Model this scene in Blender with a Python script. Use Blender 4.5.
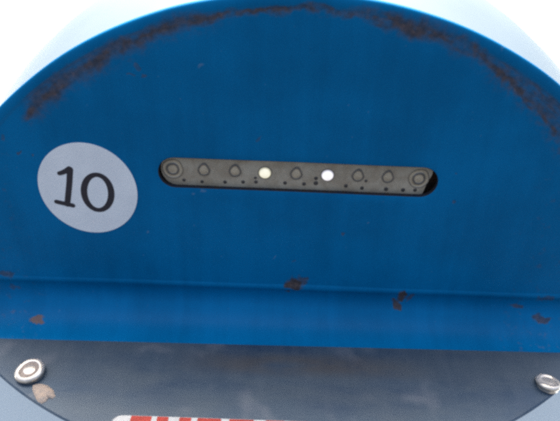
import bpy, bmesh, math, random
from mathutils import Vector, Matrix, noise
from mathutils.geometry import delaunay_2d_cdt

random.seed(4)
scene = bpy.context.scene
for o in list(bpy.data.objects):
    bpy.data.objects.remove(o)
R = math.radians
H = 0.85                      # height of the panel origin above the ground (m)

# ---------------------------------------------------------------- camera
PITCH, ROLL, DIST = R(31), R(2.0), 0.290
view = Vector((0, math.cos(PITCH), -math.sin(PITCH)))
cam_d = bpy.data.cameras.new("camera")
cam = bpy.data.objects.new("camera", cam_d)
scene.collection.objects.link(cam)
scene.camera = cam
cam_d.sensor_width = 36
cam_d.lens = 545 / 560 * 36
cam_d.clip_start = 0.01
cam_d.clip_end = 2000
right = Vector((1, 0, 0)); up = right.cross(view)
r2 = right * math.cos(ROLL) + up * math.sin(ROLL)
u2 = -right * math.sin(ROLL) + up * math.cos(ROLL)
m = Matrix((r2, u2, -view)).transposed().to_4x4()
m.translation = -view * DIST + Vector((0, 0, H))
cam.matrix_world = m
cam_d.dof.use_dof = True
cam_d.dof.focus_distance = 0.285
cam_d.dof.aperture_fstop = 15

# ---------------------------------------------------------------- sky and sun
SUN_EL, SUN_AZ = R(62), R(-8)          # behind the post, a little to the left
world = bpy.data.worlds.new("World")
scene.world = world
world.use_nodes = True
wt = world.node_tree
sky = wt.nodes.new("ShaderNodeTexSky")
sky.sky_type = 'NISHITA'
sky.sun_disc = False
sky.sun_elevation = SUN_EL
sky.sun_rotation = SUN_AZ
sky.air_density = 1.0
sky.dust_density = 10.0
sky.ozone_density = 1.5
wt.links.new(sky.outputs[0], wt.nodes["Background"].inputs[0])
wt.nodes["Background"].inputs[1].default_value = 0.15
sun_d = bpy.data.lights.new("sun", 'SUN')
sun_d.energy = 4.0
sun_d.angle = R(0.5)
sun_d.color = (1, 0.96, 0.9)
sun = bpy.data.objects.new("sun", sun_d)
scene.collection.objects.link(sun)
S = Vector((math.sin(SUN_AZ) * math.cos(SUN_EL), math.cos(SUN_AZ) * math.cos(SUN_EL), math.sin(SUN_EL)))
sun.rotation_euler = S.to_track_quat('Z', 'Y').to_euler()
sun.location = S * 20

scene.view_settings.view_transform = 'Standard'
scene.view_settings.look = 'None'
scene.view_settings.gamma = 1
scene.view_settings.use_curve_mapping = False
scene.view_settings.exposure = 1.65
scene.cycles.use_denoising = False       # keep the fine grain a small sensor shows
scene.cycles.filter_width = 3.8          # soft compact-camera optics
scene.render.filter_size = 3.8


# ---------------------------------------------------------------- node helpers
class G:
    def __init__(self, name):
        self.mat = bpy.data.materials.new(name)
        self.mat.use_nodes = True
        self.t = self.mat.node_tree
        self.bsdf = self.t.nodes["Principled BSDF"]

    def put(self, sock, v):
        if isinstance(v, bpy.types.NodeSocket):
            self.t.links.new(v, sock)
        elif isinstance(v, (tuple, list)) and len(v) == 3 and len(sock.default_value) == 4:
            sock.default_value = (*v, 1)
        else:
            sock.default_value = v

    def set(self, **kw):
        names = dict(color='Base Color', rough='Roughness', metal='Metallic', spec='Specular IOR Level',
                     normal='Normal', emit='Emission Color', emit_s='Emission Strength',
                     coat='Coat Weight', coat_r='Coat Roughness')
        for k, v in kw.items():
            self.put(self.bsdf.inputs[names[k]], v)
        return self

    def math(self, op, a, b=0.0, c=None, clamp=False):
        n = self.t.nodes.new("ShaderNodeMath")
        n.operation = op
        n.use_clamp = clamp
        self.put(n.inputs[0], a)
        self.put(n.inputs[1], b)
        if c is not None:
            self.put(n.inputs[2], c)
        return n.outputs[0]

    def coords(self):
        n = self.t.nodes.new("ShaderNodeTexCoord")
        mp = self.t.nodes.new("ShaderNodeVectorMath")
        mp.operation = 'SCALE'
        self.t.links.new(n.outputs['Object'], mp.inputs[0])
        mp.inputs['Scale'].default_value = 1000.0       # millimetres
        return mp.outputs[0]

    def stretch(self, p, v):
        mp = self.t.nodes.new("ShaderNodeVectorMath")
        mp.operation = 'MULTIPLY'
        self.t.links.new(p, mp.inputs[0])
        mp.inputs[1].default_value = v
        return mp.outputs[0]

    def noise(self, p, scale, detail=3, rough=0.55, dist=0.0, color=False, off=0.0):
        n = self.t.nodes.new("ShaderNodeTexNoise")
        if off:
            a = self.t.nodes.new("ShaderNodeVectorMath")
            a.operation = 'ADD'
            self.t.links.new(p, a.inputs[0])
            a.inputs[1].default_value = (off, off * 1.7, off * .6)
            p = a.outputs[0]
        self.t.links.new(p, n.inputs['Vector'])
        n.inputs['Scale'].default_value = scale
        n.inputs['Detail'].default_value = detail
        n.inputs['Roughness'].default_value = rough
        n.inputs['Distortion'].default_value = dist
        return n.outputs['Color' if color else 'Fac']

    def warp(self, p, scale, amount, off=0.0):
        c = self.noise(p, scale, 2, color=True, off=off)
        s = self.t.nodes.new("ShaderNodeVectorMath")
        s.operation = 'MULTIPLY_ADD'
        self.t.links.new(c, s.inputs[0])
        s.inputs[1].default_value = (amount,) * 3
        s.inputs[2].default_value = (-amount / 2,) * 3
        a = self.t.nodes.new("ShaderNodeVectorMath")
        a.operation = 'ADD'
        self.t.links.new(p, a.inputs[0])
        self.t.links.new(s.outputs[0], a.inputs[1])
        return a.outputs[0]

    def xyz(self, p):
        n = self.t.nodes.new("ShaderNodeSeparateXYZ")
        self.t.links.new(p, n.inputs[0])
        return n.outputs

    def smooth(self, v, a, b, lo=0.0, hi=1.0):
        n = self.t.nodes.new("ShaderNodeMapRange")
        n.interpolation_type = 'SMOOTHSTEP'
        flip = a > b
        if flip:
            a, b, lo, hi = b, a, hi, lo
        self.put(n.inputs[0], v)
        for i, q in enumerate((a, b, lo, hi)):
            n.inputs[i + 1].default_value = q
        return n.outputs[0]

    def mix(self, f, a, b):
        n = self.t.nodes.new("ShaderNodeMix")
        n.data_type = 'RGBA'
        self.put(n.inputs[0], f)
        self.put(n.inputs[6], a)
        self.put(n.inputs[7], b)
        return n.outputs[2]

    def bump(self, h, strength=0.3, dist=0.0005):
        n = self.t.nodes.new("ShaderNodeBump")
        self.put(n.inputs['Height'], h)
        n.inputs['Strength'].default_value = strength
        n.inputs['Distance'].default_value = dist
        return n.outputs[0]


def paint_blue():
    g = G("weathered blue paint")
    p = g.coords()
    x, y, z = g.xyz(p)
    w = g.warp(p, 0.09, 9)
    w = g.warp(w, 0.35, 3, 7)
    wx, wy, wz = g.xyz(w)

    def radius(X, Z):
        dx = g.math('SUBTRACT', X, 8.0)
        dz = g.math('ADD', Z, 106.0)
        return g.math('SQRT', g.math('ADD', g.math('MULTIPLY', dx, dx), g.math('MULTIPLY', dz, dz)))
    r = radius(wx, wz)
    rc = radius(x, z)
    fine = g.noise(p, 0.36, 3, 0.5)
    mid = g.noise(p, 0.12, 3, 0.6, off=3)
    ang = g.math('ARCTAN2', g.math('SUBTRACT', x, 8.0), g.math('ADD', z, 106.0))
    comb = g.t.nodes.new("ShaderNodeCombineXYZ")
    g.put(comb.inputs[0], rc)
    g.put(comb.inputs[1], g.math('MULTIPLY', ang, 62.0))        # arc length, drawn out to streaks
    streak = g.noise(comb.outputs[0], 0.16, 4, 0.6)
    streak2 = g.noise(comb.outputs[0], 0.42, 3, 0.6, off=31)
    blot = g.noise(p, 0.075, 3, 0.6, off=17)
    rr = g.math('ADD', r, g.math('MULTIPLY', g.math('SUBTRACT', streak, 0.5), 5.0))

    def lin(a0, a1, v):
        n = g.t.nodes.new("ShaderNodeMapRange")
        g.put(n.inputs[0], x)
        for i, q in enumerate((a0, a1, 0.0, v)):
            n.inputs[i + 1].default_value = q
        return n.outputs[0]
    upper = g.smooth(z, 8, 40)
    leftm = g.math('MULTIPLY', g.smooth(x, -127, -120), g.smooth(x, -18, -50))
    rightm = g.smooth(x, 20, 50)
    farr = g.smooth(x, 78, 98)
    centre = g.math('SUBTRACT', g.math('SUBTRACT', 208.3, lin(-35, -125, 4.6)), lin(80, 135, 9.8))
    dist = g.math('SUBTRACT', rr, centre)                        # + is towards the rim
    half = g.math('ADD', 1.3, g.math('ADD', g.math('MULTIPLY', leftm, 1.9), g.math('ADD', g.math('MULTIPLY', rightm, 1.9), g.math('MULTIPLY', farr, -1.2))))
    core = g.smooth(g.math('DIVIDE', g.math('ABSOLUTE', dist), half), 1.9, 0.1)
    core = g.math('MULTIPLY', core, g.math('MULTIPLY', upper, g.smooth(x, -129, -123)))
    patch = g.smooth(g.math('ADD', g.math('MULTIPLY', blot, 0.8), g.math('MULTIPLY', streak2, 0.4)), 0.45, 0.68)
    core = g.math('MULTIPLY', core, g.math('ADD', 0.32, g.math('MULTIPLY', g.math('MAXIMUM', patch, g.math('MULTIPLY', leftm, 0.7)), 0.60)))
    # soft brown fade inside the line
    fade = g.math('MULTIPLY', g.smooth(dist, -9, -1), g.smooth(dist, 1.5, -0.5))
    fade = g.math('MULTIPLY', fade, g.math('MULTIPLY', g.math('MAXIMUM', leftm, g.math('MULTIPLY', farr, 0.8)), g.math('MULTIPLY', upper, g.math('MULTIPLY', g.smooth(fine, 0.35, 0.65), 0.45))))
    # grey brown stain between the line and the crease of the rim
    stain = g.math('MULTIPLY', g.smooth(dist, -1.0, 1.0), g.smooth(rc, 210.6, 208.6))
    stain = g.math('MULTIPLY', stain, g.math('MULTIPLY', g.math('MAXIMUM', leftm, farr), g.math('ADD', 0.22, g.math('MULTIPLY', g.smooth(streak2, 0.35, 0.65), 0.45))))
    stain = g.math('MULTIPLY', stain, upper)
    seam = g.math('MULTIPLY', g.smooth(g.math('ABSOLUTE', g.math('SUBTRACT', rc, 209.7)), 1.3, 0.1), g.math('ADD', 0.06, g.math('MULTIPLY', g.math('MULTIPLY', leftm, upper), 0.40)))
    # speckles down both sides
    side = g.math('MAXIMUM', g.smooth(x, -128, -150), g.smooth(x, 122, 145))
    speck = g.math('MULTIPLY', g.smooth(g.noise(p, 0.22, 4, 0.7, off=11), 0.56, 0.72), g.math('MULTIPLY', side, 0.24))
    speck = g.math('MULTIPLY', speck, g.smooth(z, 75, 55))
    rust = g.math('MAXIMUM', g.math('MAXIMUM', core, fade), g.math('MAXIMUM', stain, speck))
    ws = g.math('ADD', wz, g.math('MULTIPLY', wy, 1.0))       # unrolled over the ledge
    # single chips: x, z, half width, half height, turn, strength
    chips = [(9.0, -49.2, 5.6, 4.2, 0.35, 1.0), (14.4, -45.8, 3.8, 2.8, 0.25, .7), (73.8, -54.0, 2.9, 5.4, -0.1, 1.0),
             (71.6, -61.5, 2.5, 4.6, 0.5, .95), (78.8, -55.0, 1.7, 3.8, -.5, .6),
             (-139.5, -84.0, 5.6, 2.6, 0.02, .9), (142.5, -59.6, 4.4, 1.8, -0.1, .7), (157.5, -69.3, 4.8, 2.8, 0.1, .8),
             (158, -53, 5, 2.2, 0.0, .5), (-158, -49, 6, 3.0, 0.1, .6), (-156, -57.6, 3, 2, 0, .45),
             (-69.1, 75.5, 1.4, 1.2, 0, .4), (-66.5, 70.6, 1.4, 1.2, 0, .5), (-72.0, 71.0, 1.3, 1.0, 0, .4),
             (9.4, -32.1, 1.5, 1.2, 0, .3),
             (-134.0, 29.0, 1.5, 1.3, 0, .6), (-126.0, 25.8, 1.2, 1.3, 0, .5), (-138, 36, 1.2, 2, 0, .4),
             (-12, 40, .8, .7, 0, .35), (35.5, -13.5, 1.1, 1.0, 0, .6), (92, 8, 1.2, 1.0, 0, .5), (88, 26, 1, 1, 0, .4)]
    for cx, cz, a, b, rot, st in chips:
        ca, sa = math.cos(rot), math.sin(rot)
        dx = g.math('SUBTRACT', wx, cx + 0.0)
        dz = g.math('SUBTRACT', ws, cz + 0.0)
        q1 = g.math('DIVIDE', g.math('ADD', g.math('MULTIPLY', dx, ca), g.math('MULTIPLY', dz, sa)), a)
        q2 = g.math('DIVIDE', g.math('SUBTRACT', g.math('MULTIPLY', dz, ca), g.math('MULTIPLY', dx, sa)), b)
        q = g.math('SQRT', g.math('ADD', g.math('MULTIPLY', q1, q1), g.math('MULTIPLY', q2, q2)))
        q = g.math('ADD', q, g.math('MULTIPLY', g.math('SUBTRACT', fine, 0.5), 0.9))
        rust = g.math('MAXIMUM', rust, g.math('MULTIPLY', g.smooth(q, 1.15, 0.65), st))
    # scattered grit
    grit = g.smooth(g.noise(p, 0.42, 2, 0.5, off=23), 0.775, 0.83)
    rust = g.math('MAXIMUM', rust, g.math('MULTIPLY', grit, 0.25))
    rust = g.math('MAXIMUM', rust, seam, clamp=True)
    cloud = g.noise(p, 0.02, 4, 0.6, off=5)
    drip = g.noise(g.stretch(p, (1.0, 0.05, 0.05)), 0.11, 3, 0.6, off=51)
    base = g.mix(g.smooth(g.math('ADD', g.math('MULTIPLY', cloud, 0.7), g.math('MULTIPLY', drip, 0.3)), 0.3, 0.7),
                 (0.0003, 0.094, 0.226), (0.0004, 0.130, 0.308))
    grain = g.noise(p, 1.3, 2, 0.6, off=9)
    base = g.mix(g.math('MULTIPLY', g.smooth(grain, 0.35, 0.8), 0.22), base, (0.001, 0.138, 0.28))
    # faint pale scuffs and dust
    pale = None
    for cx, cz, a, b in [(-45.6, 9.6, 1.3, 0.8), (-40.6, 9.8, 1.5, 0.8), (47.2, -7.8, 1.0, 0.7), (-38, 76, 1.2, 0.9), (-2.5, -32, .8, .6),
                         (-73, -17, 0.7, 0.7), (-8, 12, .5, .5)]:
        q1 = g.math('DIVIDE', g.math('SUBTRACT', wx, cx), a)
        q2 = g.math('DIVIDE', g.math('SUBTRACT', wz, cz), b)
        q = g.math('SQRT', g.math('ADD', g.math('MULTIPLY', q1, q1), g.math('MULTIPLY', q2, q2)))
        q = g.smooth(q, 1.3, 0.5)
        pale = q if pale is None else g.math('MAXIMUM', pale, q)
    dust = g.math('MULTIPLY', g.smooth(g.noise(p, 0.30, 2, 0.5, off=61), 0.72, 0.80), 0.5)
    pale = g.math('MAXIMUM', pale, dust)
    base = g.mix(g.math('MULTIPLY', pale, 0.30), base, (0.16, 0.22, 0.30))
    rcol = g.mix(g.smooth(fine, 0.35, 0.62), (0.050, 0.035, 0.023), (0.084, 0.053, 0.032))
    rcol = g.mix(g.math('MULTIPLY', g.math('MAXIMUM', g.smooth(g.noise(p, 0.3, 3, 0.7, off=41), 0.56, 0.72), g.math('MULTIPLY', g.smooth(z, -69, -72), 0.8)), g.math('ADD', 0.28, g.math('MULTIPLY', g.smooth(z, -69, -72), 0.5))), rcol, (0.26, 0.150, 0.085))
    g.set(color=g.mix(g.math('MULTIPLY', rust, 0.9), base, rcol),
          rough=g.math('ADD', 0.34, g.math('MULTIPLY', rust, 0.45)), spec=0.05)
    h = g.math('ADD', g.math('MULTIPLY', rust, g.math('SUBTRACT', fine, 0.9)), g.math('MULTIPLY', g.noise(p, 0.05, 2), 0.35))
    g.set(normal=g.bump(h, 0.5, 0.0008))
    return g.mat


def paint_pale():
    g = G("pale grey blue paint")
    p = g.coords()
    n = g.noise(p, 0.03, 4)
    g.set(color=g.mix(n, (0.75, 0.88, 0.92), (0.79, 0.90, 0.93)), rough=0.4, spec=0.4)
    return g.mat


def steel_plate():
    g = G("dull grey steel")
    p = g.coords()
    str1 = g.noise(g.stretch(p, (1.0, 0.22, 0.22)), 0.12, 4, 0.6)
    cloud = g.noise(g.stretch(p, (0.35, 1.0, 1.0)), 0.045, 4, 0.6, off=4)
    spots = g.smooth(g.noise(g.warp(p, 0.03, 14), 0.05, 2, 0.5, off=8), 0.56, 0.78)
    sweep = g.noise(g.stretch(g.warp(p, 0.012, 30), (0.25, 1.0, 1.0)), 0.05, 3, 0.5, off=14)
    c = g.mix(g.smooth(cloud, 0.34, 0.66), (0.016, 0.041, 0.076), (0.036, 0.064, 0.094))
    c = g.mix(g.math('MULTIPLY', g.smooth(sweep, 0.42, 0.62), 0.5), c, (0.056, 0.079, 0.096))
    c = g.mix(g.math('MULTIPLY', g.smooth(str1, 0.35, 0.75), 0.14), c, (0.10, 0.125, 0.145))
    x, y, z = g.xyz(p)
    refl_band = g.math('MULTIPLY', g.smooth(g.math('ABSOLUTE', g.math('ADD', y, 36.0)), 11, 2), g.smooth(g.math('ABSOLUTE', g.math('ADD', x, -15)), 85, 20))  # a reflection on the plate, painted into its colour as a brown strip
    refl_band = g.math('MULTIPLY', refl_band, g.smooth(cloud, 0.3, 0.6))
    c = g.mix(g.math('MULTIPLY', refl_band, 0.6), c, (0.062, 0.052, 0.040))
    c = g.mix(g.math('MULTIPLY', spots, 0.12), c, (0.33, 0.33, 0.34))
    g.set(color=c, rough=g.math('ADD', 0.42, g.math('MULTIPLY', str1, 0.2)), metal=0.35, spec=0.5)
    fineline = g.noise(g.stretch(p, (0.05, 1.0, 1.0)), 1.1, 3, 0.6, off=71)
    g.set(normal=g.bump(g.math('ADD', str1, g.math('MULTIPLY', fineline, 0.6)), 0.10, 0.0003))
    return g.mat


def simple(name, color, rough=0.5, metal=0.0, spec=0.5, vary=None, scale=0.2):
    g = G(name)
    p = g.coords()
    n = g.noise(p, scale, 4, 0.6)
    v = vary or tuple(min(1, c * 0.75) for c in color)
    g.set(color=g.mix(g.smooth(n, 0.3, 0.7), color, v), rough=rough, metal=metal, spec=spec)
    return g.mat


def glow(name, color, strength):
    g = G(name)
    p = g.coords()
    n = g.noise(p, 0.35, 2)
    g.set(color=(0.45, 0.43, 0.36), rough=0.3, emit=color, emit_s=g.math('ADD', strength * 0.75, g.math('MULTIPLY', n, strength * 0.5)))
    return g.mat


def asphalt():
    g = G("asphalt")
    n = g.t.nodes.new("ShaderNodeTexCoord").outputs['Object']
    b = g.noise(n, 120, 4, 0.7)
    g.set(color=g.mix(b, (0.035, 0.035, 0.038), (0.075, 0.075, 0.075)), rough=0.9, spec=0.2, normal=g.bump(b, 0.4, 0.004))
    return g.mat


def concrete():
    g = G("pale concrete paving")
    n = g.t.nodes.new("ShaderNodeTexCoord").outputs['Object']
    a = g.noise(n, 0.6, 5)
    b = g.noise(n, 60, 4, 0.7)
    c = g.mix(a, (0.56, 0.59, 0.60), (0.64, 0.65, 0.65))
    c = g.mix(g.math('MULTIPLY', g.smooth(b, 0.4, 0.7), 0.3), c, (0.48, 0.50, 0.50))
    g.set(color=c, rough=0.9, spec=0.2, normal=g.bump(b, 0.3, 0.003))
    return g.mat


M_BLUE, M_PALE, M_STEEL = paint_blue(), paint_pale(), steel_plate()
M_EDGE = simple("shaded dirty cut edge", (0.006, 0.016, 0.032), 0.7, 0, 0.2, (0.022, 0.016, 0.012), 0.3)  # shade of the slot wall put into the colour, with brown dirt
M_HOOD = simple("pale sky blue paint", (0.124, 0.165, 0.198), 0.5, 0, 0.2, (0.112, 0.152, 0.185), 0.02)
M_STICK = simple("white vinyl sticker", (0.67, 0.71, 0.72), 0.5, 0, 0.3, (0.62, 0.66, 0.675), 0.06)
M_INK = simple("black print", (0.012, 0.012, 0.022), 0.5)
M_STRIP = simple("grey beige plastic", (0.335, 0.305, 0.235), 0.35, 0, 0.4, (0.245, 0.208, 0.150), 0.14)
M_LENS = simple("dull lens plastic", (0.40, 0.34, 0.235), 0.3)
M_RING, M_PIN = simple("dark lens rim", (0.115, 0.105, 0.09), 0.4), simple("dark pin", (0.045, 0.042, 0.04), 0.5)
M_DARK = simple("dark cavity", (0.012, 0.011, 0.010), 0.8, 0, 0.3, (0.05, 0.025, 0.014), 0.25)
M_LITY, M_LITY2 = glow("lit warm lamp", (1.0, 0.95, 0.72), 0.235), glow("lit warm lamp rim", (1.0, 0.90, 0.50), 0.11)
M_LITW, M_LITW2 = glow("lit white lamp", (1.0, 0.96, 1.0), 0.27), glow("lit white lamp rim", (0.90, 0.85, 1.0), 0.13)
M_SCREW = simple("worn screw steel", (0.70, 0.66, 0.58), 0.24, 0.6, 0.6, (0.50, 0.46, 0.39), 0.22)
M_RECESS = simple("grimy recess", (0.26, 0.22, 0.185), 0.6, 0.1)
M_RED = simple("red print", (0.36, 0.030, 0.018), 0.5, 0, 0.3)
M_WHITE = simple("white print film", (0.47, 0.49, 0.47), 0.5, 0, 0.3)
M_RESIDUE = simple("beige glue residue", (0.34, 0.275, 0.215), 0.85, 0, 0.2, (0.24, 0.215, 0.19), 0.35)
M_GROUND, M_ADDED_ROAD = concrete(), asphalt()


# ---------------------------------------------------------------- object helpers
def link(o, parent=None):
    scene.collection.objects.link(o)
    if parent is not None:
        o.parent = parent
    return o


def build(name, bm, mat, parent, smooth=True, loc=None):
    """mesh given in millimetres of the panel frame"""
    for v in bm.verts:
        v.co *= 0.001
    bmesh.ops.recalc_face_normals(bm, faces=bm.faces)
    me = bpy.data.meshes.new(name)
    bm.to_mesh(me)
    bm.free()
    for q in me.polygons:
        q.use_smooth = smooth
    for mm in (mat if isinstance(mat, (list, tuple)) else [mat]):
        me.materials.append(mm)
    o = bpy.data.objects.new(name, me)
    link(o, parent)
    if loc is not None:
        o.location = loc
    return o


def sharp(o, angle=35):
    o.data.set_sharp_from_angle(angle=R(angle))
    return o


CX, CZ, RR = 8.0, -106.0, 214.5      # centre and radius of the rounded head (mm)

root = bpy.data.objects.new("terminal_post", None)
link(root)
root.location = (0.008, 0.25, 0)
root['label'] = "blue round-headed metal terminal post with a number 10 sticker and slot of lights"
root['category'] = "terminal post"
OFF = Vector((0, 0, H)) - root.location


def part(name, bm, mat, smooth=True):
    return build(name, bm, mat, root, smooth, OFF)


def arch(r, zbot, n=96):
    """outline of the round-headed post, left foot up and over to the right foot"""
    pts = [(CX - r, zbot)]
    for i in range(n + 1):
        a = math.pi - math.pi * i / n
        pts.append((CX + r * math.cos(a), CZ + r * math.sin(a)))
    pts.append((CX + r, zbot))
    return pts


# pale casing of the post -------------------------------------------------
bm = bmesh.new()
zb = -H * 1000
rows = []
for r, y in ((180, 9.0), (206, 9.0), (209.5, 9.4), (211.2, 10.0), (211.2, 12.0), (206, 12.0)):
    rows.append([bm.verts.new((px, y, pz)) for px, pz in arch(r, zb)])
for a, b in zip(rows, rows[1:]):
    for i in range(len(a) - 1):
        bm.faces.new((a[i], a[i + 1], b[i + 1], b[i]))
bm.faces.new(rows[0])
bm.faces.new(rows[-1])
casing = sharp(part("front_casing", bm, M_PALE))
bm = bmesh.new()
rows = []
for r, y, lift in ((206, 12.2, 0), (212.0, 12.2, 0), (213.0, 12.8, 0), (214.6, 24, 2.5), (217, 40, 5.5), (219, 58, 8), (220, 80, 9),
                   (220, 300, 9), (220, 540, 9), (218, 546, 9), (180, 548, 9)):
    rows.append([bm.verts.new((px, y, pz + lift * max(0, min(1, (pz - CZ) / 100)))) for px, pz in arch(r, zb)])
for a, b in zip(rows, rows[1:]):
    for i in range(len(a) - 1):
        bm.faces.new((a[i], a[i + 1], b[i + 1], b[i]))
bm.faces.new(rows[-1])
hood = sharp(part("hood", bm, M_HOOD))

# slot outline --------------------------------------------------------------
SL, SR, SRAD = (-54.8, 20.0), (72.2, 19.4), 8.3


def capsule(rad, n=14):
    pts = []
    for i in range(n + 1):
        a = math.pi / 2 + math.pi * i / n
        pts.append((SL[0] + rad * math.cos(a), SL[1] + rad * math.sin(a)))
    for k in range(1, 20):
        t = k / 20
        pts.append((SL[0] + (SR[0] - SL[0]) * t, SL[1] - rad + (SR[1] - SL[1]) * t))
    for i in range(n + 1):
        a = -math.pi / 2 + math.pi * i / n
        pts.append((SR[0] + rad * math.cos(a), SR[1] + rad * math.sin(a)))
    for k in range(1, 20):
        t = 1 - k / 20
        pts.append((SL[0] + (SR[0] - SL[0]) * t, SL[1] + rad + (SR[1] - SL[1]) * t))
    return pts


def dish(x, z):
    """slight hollows of the pressed sheet (mm, + is inwards)"""
    r = math.hypot(x - CX, z - CZ)
    y = 0.9 * math.exp(-((z - 40) / 55) ** 2 - ((x + 10) / 120) ** 2)
    if z < -18:
        y += 0.5 * ((min(-z, 56) - 18) / 36) ** 2
    k = max(0, min(1, (204 - r) / 30))
    y *= k * k * (3 - 2 * k)
    return y + 0.25 * noise.noise(Vector((x / 45, z / 45, 3.1))) * k


# flat blue face with the slot cut through it --------------------------------------
RI = 209.0
PB = -53.0
arcpts = []
a0 = math.asin((PB - CZ) / RI)
b0r = math.asin(8.0 / RI)
for i in range(181):
    a = math.pi - a0 - (math.pi - 2 * a0) * i / 180
    arcpts.append((CX + RI * math.cos(a), CZ + RI * math.sin(a)))
bot = [(arcpts[-1][0] + (arcpts[0][0] - arcpts[-1][0]) * k / 60, PB) for k in range(1, 60)]
outline = arcpts + bot
slot = capsule(SRAD + 0.7)
pts = list(outline) + list(slot)
edges = [(i, (i + 1) % len(outline)) for i in range(len(outline))]
o0 = len(outline)
edges += [(o0 + i, o0 + (i + 1) % len(slot)) for i in range(len(slot))]


def in_slot(x, z, rad):
    t = max(0, min(1, (x - SL[0]) / (SR[0] - SL[0])))
    return math.hypot(x - SL[0] - (SR[0] - SL[0]) * t, z - SL[1] - (SR[1] - SL[1]) * t) < rad


step = 3.2
for ix in range(-66, 67):
    for iz in range(-32, 36):
        x = CX + (ix + 0.5 * (iz % 2)) * step
        z = iz * step
        if z > PB + 1.5 and math.hypot(x - CX, z - CZ) < RI - 1.6 and not in_slot(x, z, SRAD + 2.2):
            pts.append((x, z))
vo, eo, fo, ov, oe, of = delaunay_2d_cdt([Vector(p) for p in pts], edges, [], 1, 1e-5)
bm = bmesh.new()
vs = [bm.verts.new((v.x, dish(v.x, v.y), v.y)) for v in vo]
for f in fo:
    c = sum((vo[i] for i in f), Vector((0, 0))) / len(f)
    if not in_slot(c.x, c.y, SRAD + 0.55) and math.hypot(c.x - CX, c.y - CZ) < RI:
        bm.faces.new([vs[i] for i in f])
find = {}
for i, src in enumerate(ov):
    for k in src:
        find[k] = vs[i]
ring = [find[o0 + k] for k in range(len(slot))]
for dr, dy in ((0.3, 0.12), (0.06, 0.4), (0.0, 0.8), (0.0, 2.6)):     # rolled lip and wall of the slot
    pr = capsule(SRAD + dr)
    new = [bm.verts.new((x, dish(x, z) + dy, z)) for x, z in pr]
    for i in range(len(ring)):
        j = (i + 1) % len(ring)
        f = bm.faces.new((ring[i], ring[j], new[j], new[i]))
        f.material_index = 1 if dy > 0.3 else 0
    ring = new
for v in [v for v in bm.verts if not v.link_faces]:
    bm.verts.remove(v)
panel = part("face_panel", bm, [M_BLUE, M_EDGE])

# rounded blue rim around the head -------------------------------------------------
prof = [(208.7, 0.08), (209.3, 0.0), (210.0, -0.12), (210.9, -0.28), (212.2, -0.35), (213.8, -0.15),
        (214.8, 0.25), (215.3, 0.8), (215.4, 1.6), (215.3, 4), (214.6, 4.6), (211.4, 8.2)]
bm = bmesh.new()
N = 200
cols = []
for i in range(N + 1):
    a = math.pi - b0r - (math.pi - 2 * b0r) * i / N
    wob = 0.35 * noise.noise(Vector((a * 7, 0.3, 0)))
    cols.append([bm.verts.new((CX + (r + wob * (r > 210)) * math.cos(a), y + 0.3 * wob, CZ + (r + wob * (r > 210)) * math.sin(a))) for r, y in prof])
for a, b in zip(cols, cols[1:]):
    for k in range(len(prof) - 1):
        bm.faces.new((a[k], b[k], b[k + 1], a[k + 1]))
bm.faces.new(cols[0])
bm.faces.new(cols[-1])
rim = part("rim", bm, M_BLUE)

# ledge: bead, hollow curve, then the slope that carries the plate -----------------
SLOPE = R(3)
DN = Vector((0, -math.cos(SLOPE), -math.sin(SLOPE)))      # down the plate
NP = Vector((0, -math.sin(SLOPE), math.cos(SLOPE)))       # out of the plate
P0 = Vector((0, -22.6, -75.5))


def on_plate(x, v, h=0.0):
    # the plate sits a hair askew, as on the real post
    return Vector((x, P0.y, P0.z)) + DN * v + NP * h


prf = [(1.3, -48.6), (0.75, -49.6), (0.4, -50.5), (0.15, -51.4), (0.1, -52.4)]
for k in range(0, 27):          # hollow that sweeps out to the plate
    a = R(24) - R(114) * k / 26
    prf.append((-22.6 + 25.0 * math.cos(a), -60.0 + 16.0 * math.sin(a)))
prf += [(-25.5, -76.4), (-27.0, -77.2), (-32.0, -77.8)]
bm = bmesh.new()
rows = []
for k, (y, z) in enumerate(prf):
    t = k / (len(prf) - 1)
    hw = 190 - 14 * t
    cx = 8 * (1 - t) + 1 * t
    row = [bm.verts.new((cx - hw, 8.0, z))]
    for i in range(81):
        x = cx - hw + 2 * hw * i / 80
        edge = min(1, (hw - abs(x - cx)) / 9)
        sag = 0.35 * noise.noise(Vector((x / 60, z / 30, 9)))
        yy = 5.0 + (y - 5.0) * math.sqrt(max(0, 1 - (1 - edge) ** 2))
        row.append(bm.verts.new((x, yy + sag * 0.5, z + (sag if k < 7 else 0))))
    row.append(bm.verts.new((cx + hw, 8.0, z)))
    rows.append(row)
for a, b in zip(rows, rows[1:]):
    for i in range(len(a) - 1):
        bm.faces.new((a[i], a[i + 1], b[i + 1], b[i]))
ledge = part("ledge", bm, M_BLUE)


# plate outline: straight back edge, round front -----------------------------------
def plate_outline(inset=0.0, n=72):
    RP, xc, vc = 248.0 - inset, 1.3, -173.0
    vb = inset * 0.6
    half = math.sqrt(RP ** 2 - (vb - vc) ** 2)
    amax = math.asin(half / RP)
    pts = []
    for i in range(n + 1):
        a = -amax + 2 * amax * i / n
        pts.append((xc + RP * math.sin(a), vc + RP * math.cos(a)))
    back = [(xc + half - 2 * half * k / n, vb) for k in range(1, n)]
    # the back edge is cut a little askew
    return [(x, v - 0.0125 * x * max(0, 1 - (v - vb) / 25)) for x, v in pts + back]


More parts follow.
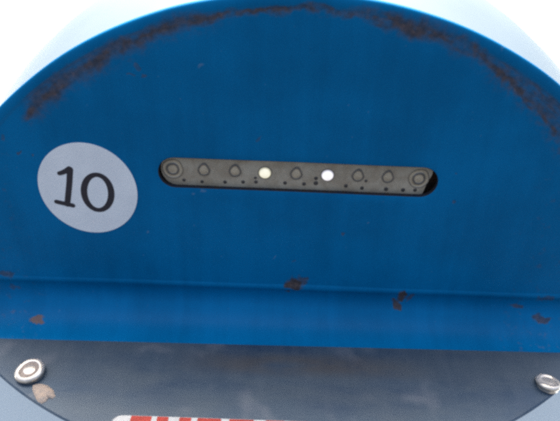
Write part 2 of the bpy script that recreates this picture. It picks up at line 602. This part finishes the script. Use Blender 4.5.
# carrier under the plate
bm = bmesh.new()
lo = plate_outline(14)
A = [bm.verts.new(on_plate(x, v, -1.1)) for x, v in lo]
A2 = [bm.verts.new(on_plate(x * 0.985, v - 3, -6)) for x, v in lo]
B = []
for x, v in lo:
    q = on_plate(x * 0.9, v * 0.75, -6)
    B.append(bm.verts.new((q.x, 8.5, q.z - 22 + 0.16 * v)))
for P, Q in ((A, A2), (A2, B)):
    for i in range(len(P)):
        j = (i + 1) % len(P)
        bm.faces.new((P[i], P[j], Q[j], Q[i]))
bm.faces.new(A)
carrier = sharp(part("plate_carrier", bm, M_BLUE))

bm = bmesh.new()
rings = []
for ins, h in ((0, -0.75), (0, -0.65), (0.9, 0.0)):
    rings.append([bm.verts.new(on_plate(x, v, h)) for x, v in plate_outline(ins)])
for P, Q in zip(rings, rings[1:]):
    for i in range(len(P)):
        j = (i + 1) % len(P)
        bm.faces.new((P[i], P[j], Q[j], Q[i]))
bm.faces.new(rings[0])
bm.faces.new(rings[-1])
plate = sharp(part("cover_plate", bm, M_STEEL))


def sub(name, bm, mat, parent, smooth=True):
    return build(name, bm, mat, parent, smooth)


def lathe(bm, prof, centre, ax_u, ax_v, ax_n, n=28, mats=None, lump=0.0):
    rows = []
    for k, (r, h) in enumerate(prof):
        row = []
        for i in range(n):
            a = 2 * math.pi * i / n
            rr = r * (1 + lump * noise.noise(Vector((math.cos(a), math.sin(a), h * .2))))
            row.append(bm.verts.new(centre + ax_u * (rr * math.cos(a)) + ax_v * (rr * math.sin(a)) + ax_n * h))
        rows.append(row)
    for k in range(len(rows) - 1):
        for i in range(n):
            j = (i + 1) % n
            f = bm.faces.new((rows[k][i], rows[k][j], rows[k + 1][j], rows[k + 1][i]))
            if mats:
                f.material_index = mats[k]
    f = bm.faces.new(rows[-1])
    if mats:
        f.material_index = mats[-1]


# screws ---------------------------------------------------------------------------
X = Vector((1, 0, 0))


def screw(x, v, tilt, rad):
    bm = bmesh.new()
    nrm = (Matrix.Rotation(tilt[0], 3, 'X') @ Matrix.Rotation(tilt[1], 3, 'Y')) @ NP
    uu = (X - nrm * X.dot(nrm)).normalized()
    vv = nrm.cross(uu)
    prof = [(7.3, -1.0), (7.6, 1.6), (8.3, 2.0), (8.5, 2.9), (8.1, 4.0), (7.2, 4.6), (6.0, 4.7), (5.5, 4.4), (5.1, 4.1),
            (3.8, 4.1), (3.3, 4.3), (1.2, 4.4)]
    lathe(bm, [(r * rad / 8.5, h * (0.9 if rad > 7 else 0.75)) for r, h in prof], on_plate(x, v), uu, vv, nrm, 32, [0, 0, 0, 0, 0, 0, 0] + ([1, 1, 1, 0, 0] if rad > 7 else [0] * 5), 0.03)
    o = sub("screw", bm, [M_SCREW, M_RECESS], plate)
    return o


s1 = screw(-128.2, 26.0, (0.06, -0.06), 7.6)
s1['label'] = "dull ringed screw beside the beige residue"
s2 = screw(146.0, 22.0, (-0.22, 0.05), 6.4)
s2['label'] = "bright screw at the right end of the plate"

# glue residue beside the first screw ------------------------------------------------
bm = bmesh.new()
shape = [(-125.2, 33.0), (-122.6, 31.4), (-118.4, 31.8), (-114.9, 34.6), (-112.6, 38.8), (-113.6, 40.9), (-115.2, 40.4),
         (-115.8, 43.0), (-117.2, 45.0), (-119.6, 43.8), (-122.0, 40.6), (-124.2, 36.6)]
shape = [(-118.9 + (x + 118.9) * 1.12, 37.9 + (v - 37.9) * .84 + 0.12 * (x + 118.9)) for x, v in shape]
low = [bm.verts.new(on_plate(x + 1.2, v, 0.05)) for x, v in shape]
cxy = (sum(q[0] for q in shape) / 12 + 0, sum(q[1] for q in shape) / 12)
mid_ = [bm.verts.new(on_plate(cxy[0] + 1.2 + (x - cxy[0]) * .93, cxy[1] + (v - cxy[1]) * .93, 0.6)) for x, v in shape]
top_ = [bm.verts.new(on_plate(cxy[0] + 1.2 + (x - cxy[0]) * .5, cxy[1] + (v - cxy[1]) * .5, 0.9 + 0.3 * (i % 3))) for i, (x, v) in enumerate(shape)]
for P, Q in ((low, mid_), (mid_, top_)):
    for i in range(12):
        j = (i + 1) % 12
        bm.faces.new((P[i], P[j], Q[j], Q[i]))
bm.faces.new(top_)
sub("glue_residue", bm, M_RESIDUE, plate)

# red and white sticker on the front of the plate --------------------------------------
bm = bmesh.new()


def rounded(x0, x1, v0, v1, r, n=6):
    pts = []
    for cx, cv, a0_ in ((x0 + r, v0 + r, math.pi), (x1 - r, v0 + r, 1.5 * math.pi), (x1 - r, v1 - r, 0), (x0 + r, v1 - r, .5 * math.pi)):
        for i in range(n + 1):
            a = a0_ + .5 * math.pi * i / n
            pts.append((cx + r * math.cos(a), cv + r * math.sin(a)))
    return pts


def film(bm, pts, h0, h1, f):
    a = [bm.verts.new(f(x, v, h0)) for x, v in pts]
    b = [bm.verts.new(f(x, v, h1)) for x, v in pts]
    for i in range(len(a)):
        j = (i + 1) % len(a)
        bm.faces.new((a[i], a[j], b[j], b[i]))
    bm.faces.new(b)


film(bm, rounded(-78.6, 27, 49.0, 59, 5), 0.03, 0.15, on_plate)
warn = part("printed_sticker", bm, M_WHITE, False)
for x0, x1 in ((-69.3, -60), (-56.5, -51.7), (-45.5, -40.5), (-36.6, -25.8), (-21, -9.7), (-3, 5.5), (9, 18)):
    bm = bmesh.new()
    film(bm, rounded(x0 - 0.4, x1 + 0.5, 49.15, 57, 0.4, 2), 0.12, 0.22, on_plate)
    build("red_bar", bm, M_RED, warn, False)

# number sticker -------------------------------------------------------------------------


def on_face(x, z, h):
    return Vector((x, dish(x, z) - h, z))


SC = (-101.0, 8.6)
bm = bmesh.new()
prev = None
for k in range(0, 9):
    r = 26.2 * k / 8
    if k == 0:
        prev = [bm.verts.new(on_face(*SC, 0.22))]
        continue
    cur = [bm.verts.new(on_face(SC[0] + r * .985 * math.cos(2 * math.pi * i / 72), SC[1] + r * 1.02 * math.sin(2 * math.pi * i / 72), 0.22)) for i in range(72)]
    for i in range(72):
        j = (i + 1) % 72
        bm.faces.new((prev[0], cur[i], cur[j]) if k == 1 else (prev[i], cur[i], cur[j], prev[j]))
    prev = cur
edge = [bm.verts.new(v.co + Vector((0, 0.4, 0))) for v in prev]
for i in range(72):
    j = (i + 1) % 72
    bm.faces.new((prev[i], edge[i], edge[j], prev[j]))
disc = sharp(part("number_sticker", bm, M_STICK))


def stroke(bm, pts, widths, closed=False):
    """flat round-ended pen stroke on the face"""
    n = len(pts)
    L, Rr = [], []
    for i, p in enumerate(pts):
        a = Vector(pts[(i - 1) % n] if closed or i else pts[i])
        b = Vector(pts[(i + 1) % n] if closed or i < n - 1 else pts[i])
        t = (b - a).normalized()
        nn = Vector((-t.y, t.x)) * widths[i] / 2
        L.append(Vector(p) + nn)
        Rr.append(Vector(p) - nn)
    lv = [bm.verts.new(on_face(q.x, q.y, 0.32)) for q in L]
    rv = [bm.verts.new(on_face(q.x, q.y, 0.32)) for q in Rr]
    for i in range(n if closed else n - 1):
        j = (i + 1) % n
        bm.faces.new((lv[i], lv[j], rv[j], rv[i]))
    if not closed:
        for i, (c, l, r_, sgn) in enumerate(((pts[0], lv[0], rv[0], 1), (pts[-1], lv[-1], rv[-1], -1))):
            c = Vector(c)
            d = Vector((l.co.x, l.co.z)) - c
            arc = [l]
            for k in range(1, 8):
                a = sgn * math.pi * k / 8
                q = c + Vector((d.x * math.cos(a) - d.y * math.sin(a), d.x * math.sin(a) + d.y * math.cos(a)))
                arc.append(bm.verts.new(on_face(q.x, q.y, 0.32)))
            arc.append(r_)
            bm.faces.new(arc)


def finish(name, bms):
    """one numeral from strokes, each lying a hair above the one before"""
    full = bmesh.new()
    for k, b in enumerate(bms):
        for v in b.verts:
            v.co.y -= 0.02 * k
        tmp = bpy.data.meshes.new("tmp")
        b.to_mesh(tmp)
        b.free()
        full.from_mesh(tmp)
        bpy.data.meshes.remove(tmp)
    return build(name, full, M_INK, disc, False)


b1_, b2_, b3_ = bmesh.new(), bmesh.new(), bmesh.new()
stroke(b1_, [(-114.3, 17.7), (-112.5, 18.3), (-110.7, 19.2), (-108.7, 20.5)], [2.3, 2.5, 2.7, 3.0])
stroke(b2_, [(-108.4, 20.2), (-110.0, 12.5), (-112.0, 4.5), (-113.3, -0.6)], [3.2, 3.1, 3.1, 3.1])
stroke(b3_, [(-118.8, 0.7), (-114.6, -0.3), (-110.4, -1.3)], [2.5, 2.5, 2.5])
finish("numeral", [b1_, b2_, b3_])
b0_ = bmesh.new()
zc = (-96.1, 7.0)
zp, zw = [], []
for i in range(48):
    a = 2 * math.pi * i / 48
    ex, ez = 7.1 * math.cos(a), 10.6 * math.sin(a)
    zp.append((zc[0] + ex + 0.11 * ez, zc[1] + ez - 0.06 * ex))
    zw.append(2.5 + 0.9 * abs(math.cos(a)) ** 1.5)
stroke(b0_, zp, zw, True)
finish("numeral", [b0_])

# slot: dark housing, strip, lamps -----------------------------------------------------------
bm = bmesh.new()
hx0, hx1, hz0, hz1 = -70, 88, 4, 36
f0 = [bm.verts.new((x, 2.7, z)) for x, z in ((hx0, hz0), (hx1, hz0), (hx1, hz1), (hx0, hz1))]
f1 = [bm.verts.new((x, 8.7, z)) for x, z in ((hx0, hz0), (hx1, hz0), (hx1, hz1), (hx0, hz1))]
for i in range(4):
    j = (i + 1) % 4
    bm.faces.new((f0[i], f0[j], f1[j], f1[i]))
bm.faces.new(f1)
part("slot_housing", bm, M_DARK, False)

YS = 4.0
TIL = -0.0072


def zs(x):
    return 19.9 + TIL * (x - 8)


bm = bmesh.new()
outl = []
for i in range(13):
    a = math.pi / 2 + math.pi * i / 12
    outl.append((-54.6 + 7.9 * math.cos(a), zs(-54.6) + 9.0 * math.sin(a)))
outl += [(x, zs(x) - 9.0) for x in range(-40, 76, 10)]
outl += [(74.6, zs(74) - 9.0), (76.0, zs(74) - 3), (78.0, zs(74) + 3), (78.6, zs(74) + 9.0)]
outl += [(x, zs(x) + 9.0) for x in range(70, -50, -10)]
fr = [bm.verts.new((x * 1.0, YS, z)) for x, z in outl]
cc = Vector((8, 0, 20.6))
fi = [bm.verts.new((x, YS + 0.5, z)) for x, z in outl]
bk = [bm.verts.new((x, YS + 3, z)) for x, z in outl]
for P, Q in ((fr, fi), (fi, bk)):
    for i in range(len(P)):
        j = (i + 1) % len(P)
        bm.faces.new((P[i], P[j], Q[j], Q[i]))
bm.faces.new(fr)
strip = part("lamp_strip", bm, M_STRIP, False)

YN, ZU = Vector((0, -1, 0)), Vector((0, 0, 1))
xs = [-56.3, -40.2, -24.0, -8.5, 7.8, 24.0, 39.8, 55.4, 71.5]
lab = {3: "lit warm white indicator lamp", 5: "lit cold white indicator lamp"}
for i, x in enumerate(xs):
    z = zs(x) + 0.35 + random.uniform(-.2, .2)
    bm = bmesh.new()
    c = Vector((x, YS, z))
    if i in lab:
        lathe(bm, [(3.6, 0.02), (3.5, 0.3), (3.2, 0.35), (3.1, 0.6), (2.75, 1.0), (1.9, 1.5), (0.8, 1.75)], c, X, ZU, YN, 24, [1, 1, 2, 2, 0, 0, 0])
        o = sub("indicator_lamp", bm, [M_LITY if i == 3 else M_LITW, M_RING, M_LITY2 if i == 3 else M_LITW2], strip)
        o['label'] = lab[i]
    else:
        if i in (0, 8):
            pr = [(5.6, .02), (5.5, .3), (5.2, .35), (5.1, .15), (3.4, .15), (3.3, .7), (2.7, .75), (2.4, .3), (1.6, .5), (.6, .75)]
            mt = [0, 1, 1, 0, 1, 1, 1, 0, 0, 0]
        else:
            pr = [(3.3, .02), (3.2, .45), (2.6, .5), (2.4, .2), (1.7, .6), (.6, .85)]
            mt = [1, 1, 1, 0, 0, 0]
        lathe(bm, pr, c, X, ZU, YN, 24, mt, 0.12)
        if i not in (0, 8):         # pear-shaped: the upper side of the ring is drawn up
            for v in bm.verts:
                if v.co.z > z:
                    k = (v.co.z - z) / 3.3
                    v.co.z += 0.9 * k * k
                    v.co.x -= (v.co.x - x) * 0.25 * k
        sub("indicator_lamp", bm, [M_LENS, M_RING], strip)

bm = bmesh.new()
for x, z, r in ((-50.1, 16.4, .8), (-40.8, 15.8, .8), (-28.9, 16.0, .9), (-19.6, 16.4, .9), (-12.9, 16.7, .9), (-13.2, 19, .7), (2.1, 16.7, .9),
                (11.9, 16.5, .9), (18.0, 17.2, 1.1), (17.9, 20.0, .9), (33.6, 16.2, .9), (43.6, 19.5, .7), (42.0, 15.3, .9),
                (54.5, 15.2, 1.0), (63.3, 15.0, 1.0), (69.5, 15.2, .9)):
    c = Vector((x * 1.016, YS, 149.4 + (z - 149.4) * 1.016))
    r *= 1.2
    lathe(bm, [(r, 0.02), (r * .8, 0.15), (r * .3, .2)], c, X, ZU, YN, 8)
pin = sub("contact_pin", bm, M_PIN, strip)
pin['kind'] = "stuff"

# ground ---------------------------------------------------------------------------------------
bm = bmesh.new()
g_ = 300
q = [bm.verts.new(v) for v in ((-g_, -g_, 0), (g_, -g_, 0), (g_, g_, 0), (-g_, g_, 0))]
bm.faces.new(q)
me = bpy.data.meshes.new("added_road")
bm.to_mesh(me)
bm.free()
me.materials.append(M_ADDED_ROAD)
added_road = link(bpy.data.objects.new("added_road", me))  # unseen, added to cut ground bounce and darken the panel's reflections
added_road['kind'] = "structure"
added_road.location.z = -0.12
# the post stands on a raised pavement beside the added asphalt
bm = bmesh.new()
KY = -0.02
sec = [(KY, -0.12), (KY + 0.006, -0.012), (KY + 0.018, 0.0), (60, 0.0), (60, -0.12)]
ends = [[bm.verts.new((x, y, z)) for y, z in sec] for x in (-g_, g_)]
for i in range(len(sec) - 1):
    bm.faces.new((ends[0][i], ends[1][i], ends[1][i + 1], ends[0][i + 1]))
bm.faces.new(ends[0])
bm.faces.new(ends[1])
bmesh.ops.recalc_face_normals(bm, faces=bm.faces)
me = bpy.data.meshes.new("pavement")
bm.to_mesh(me)
bm.free()
me.materials.append(M_GROUND)
ground = link(bpy.data.objects.new("pavement", me))
ground['kind'] = "structure"
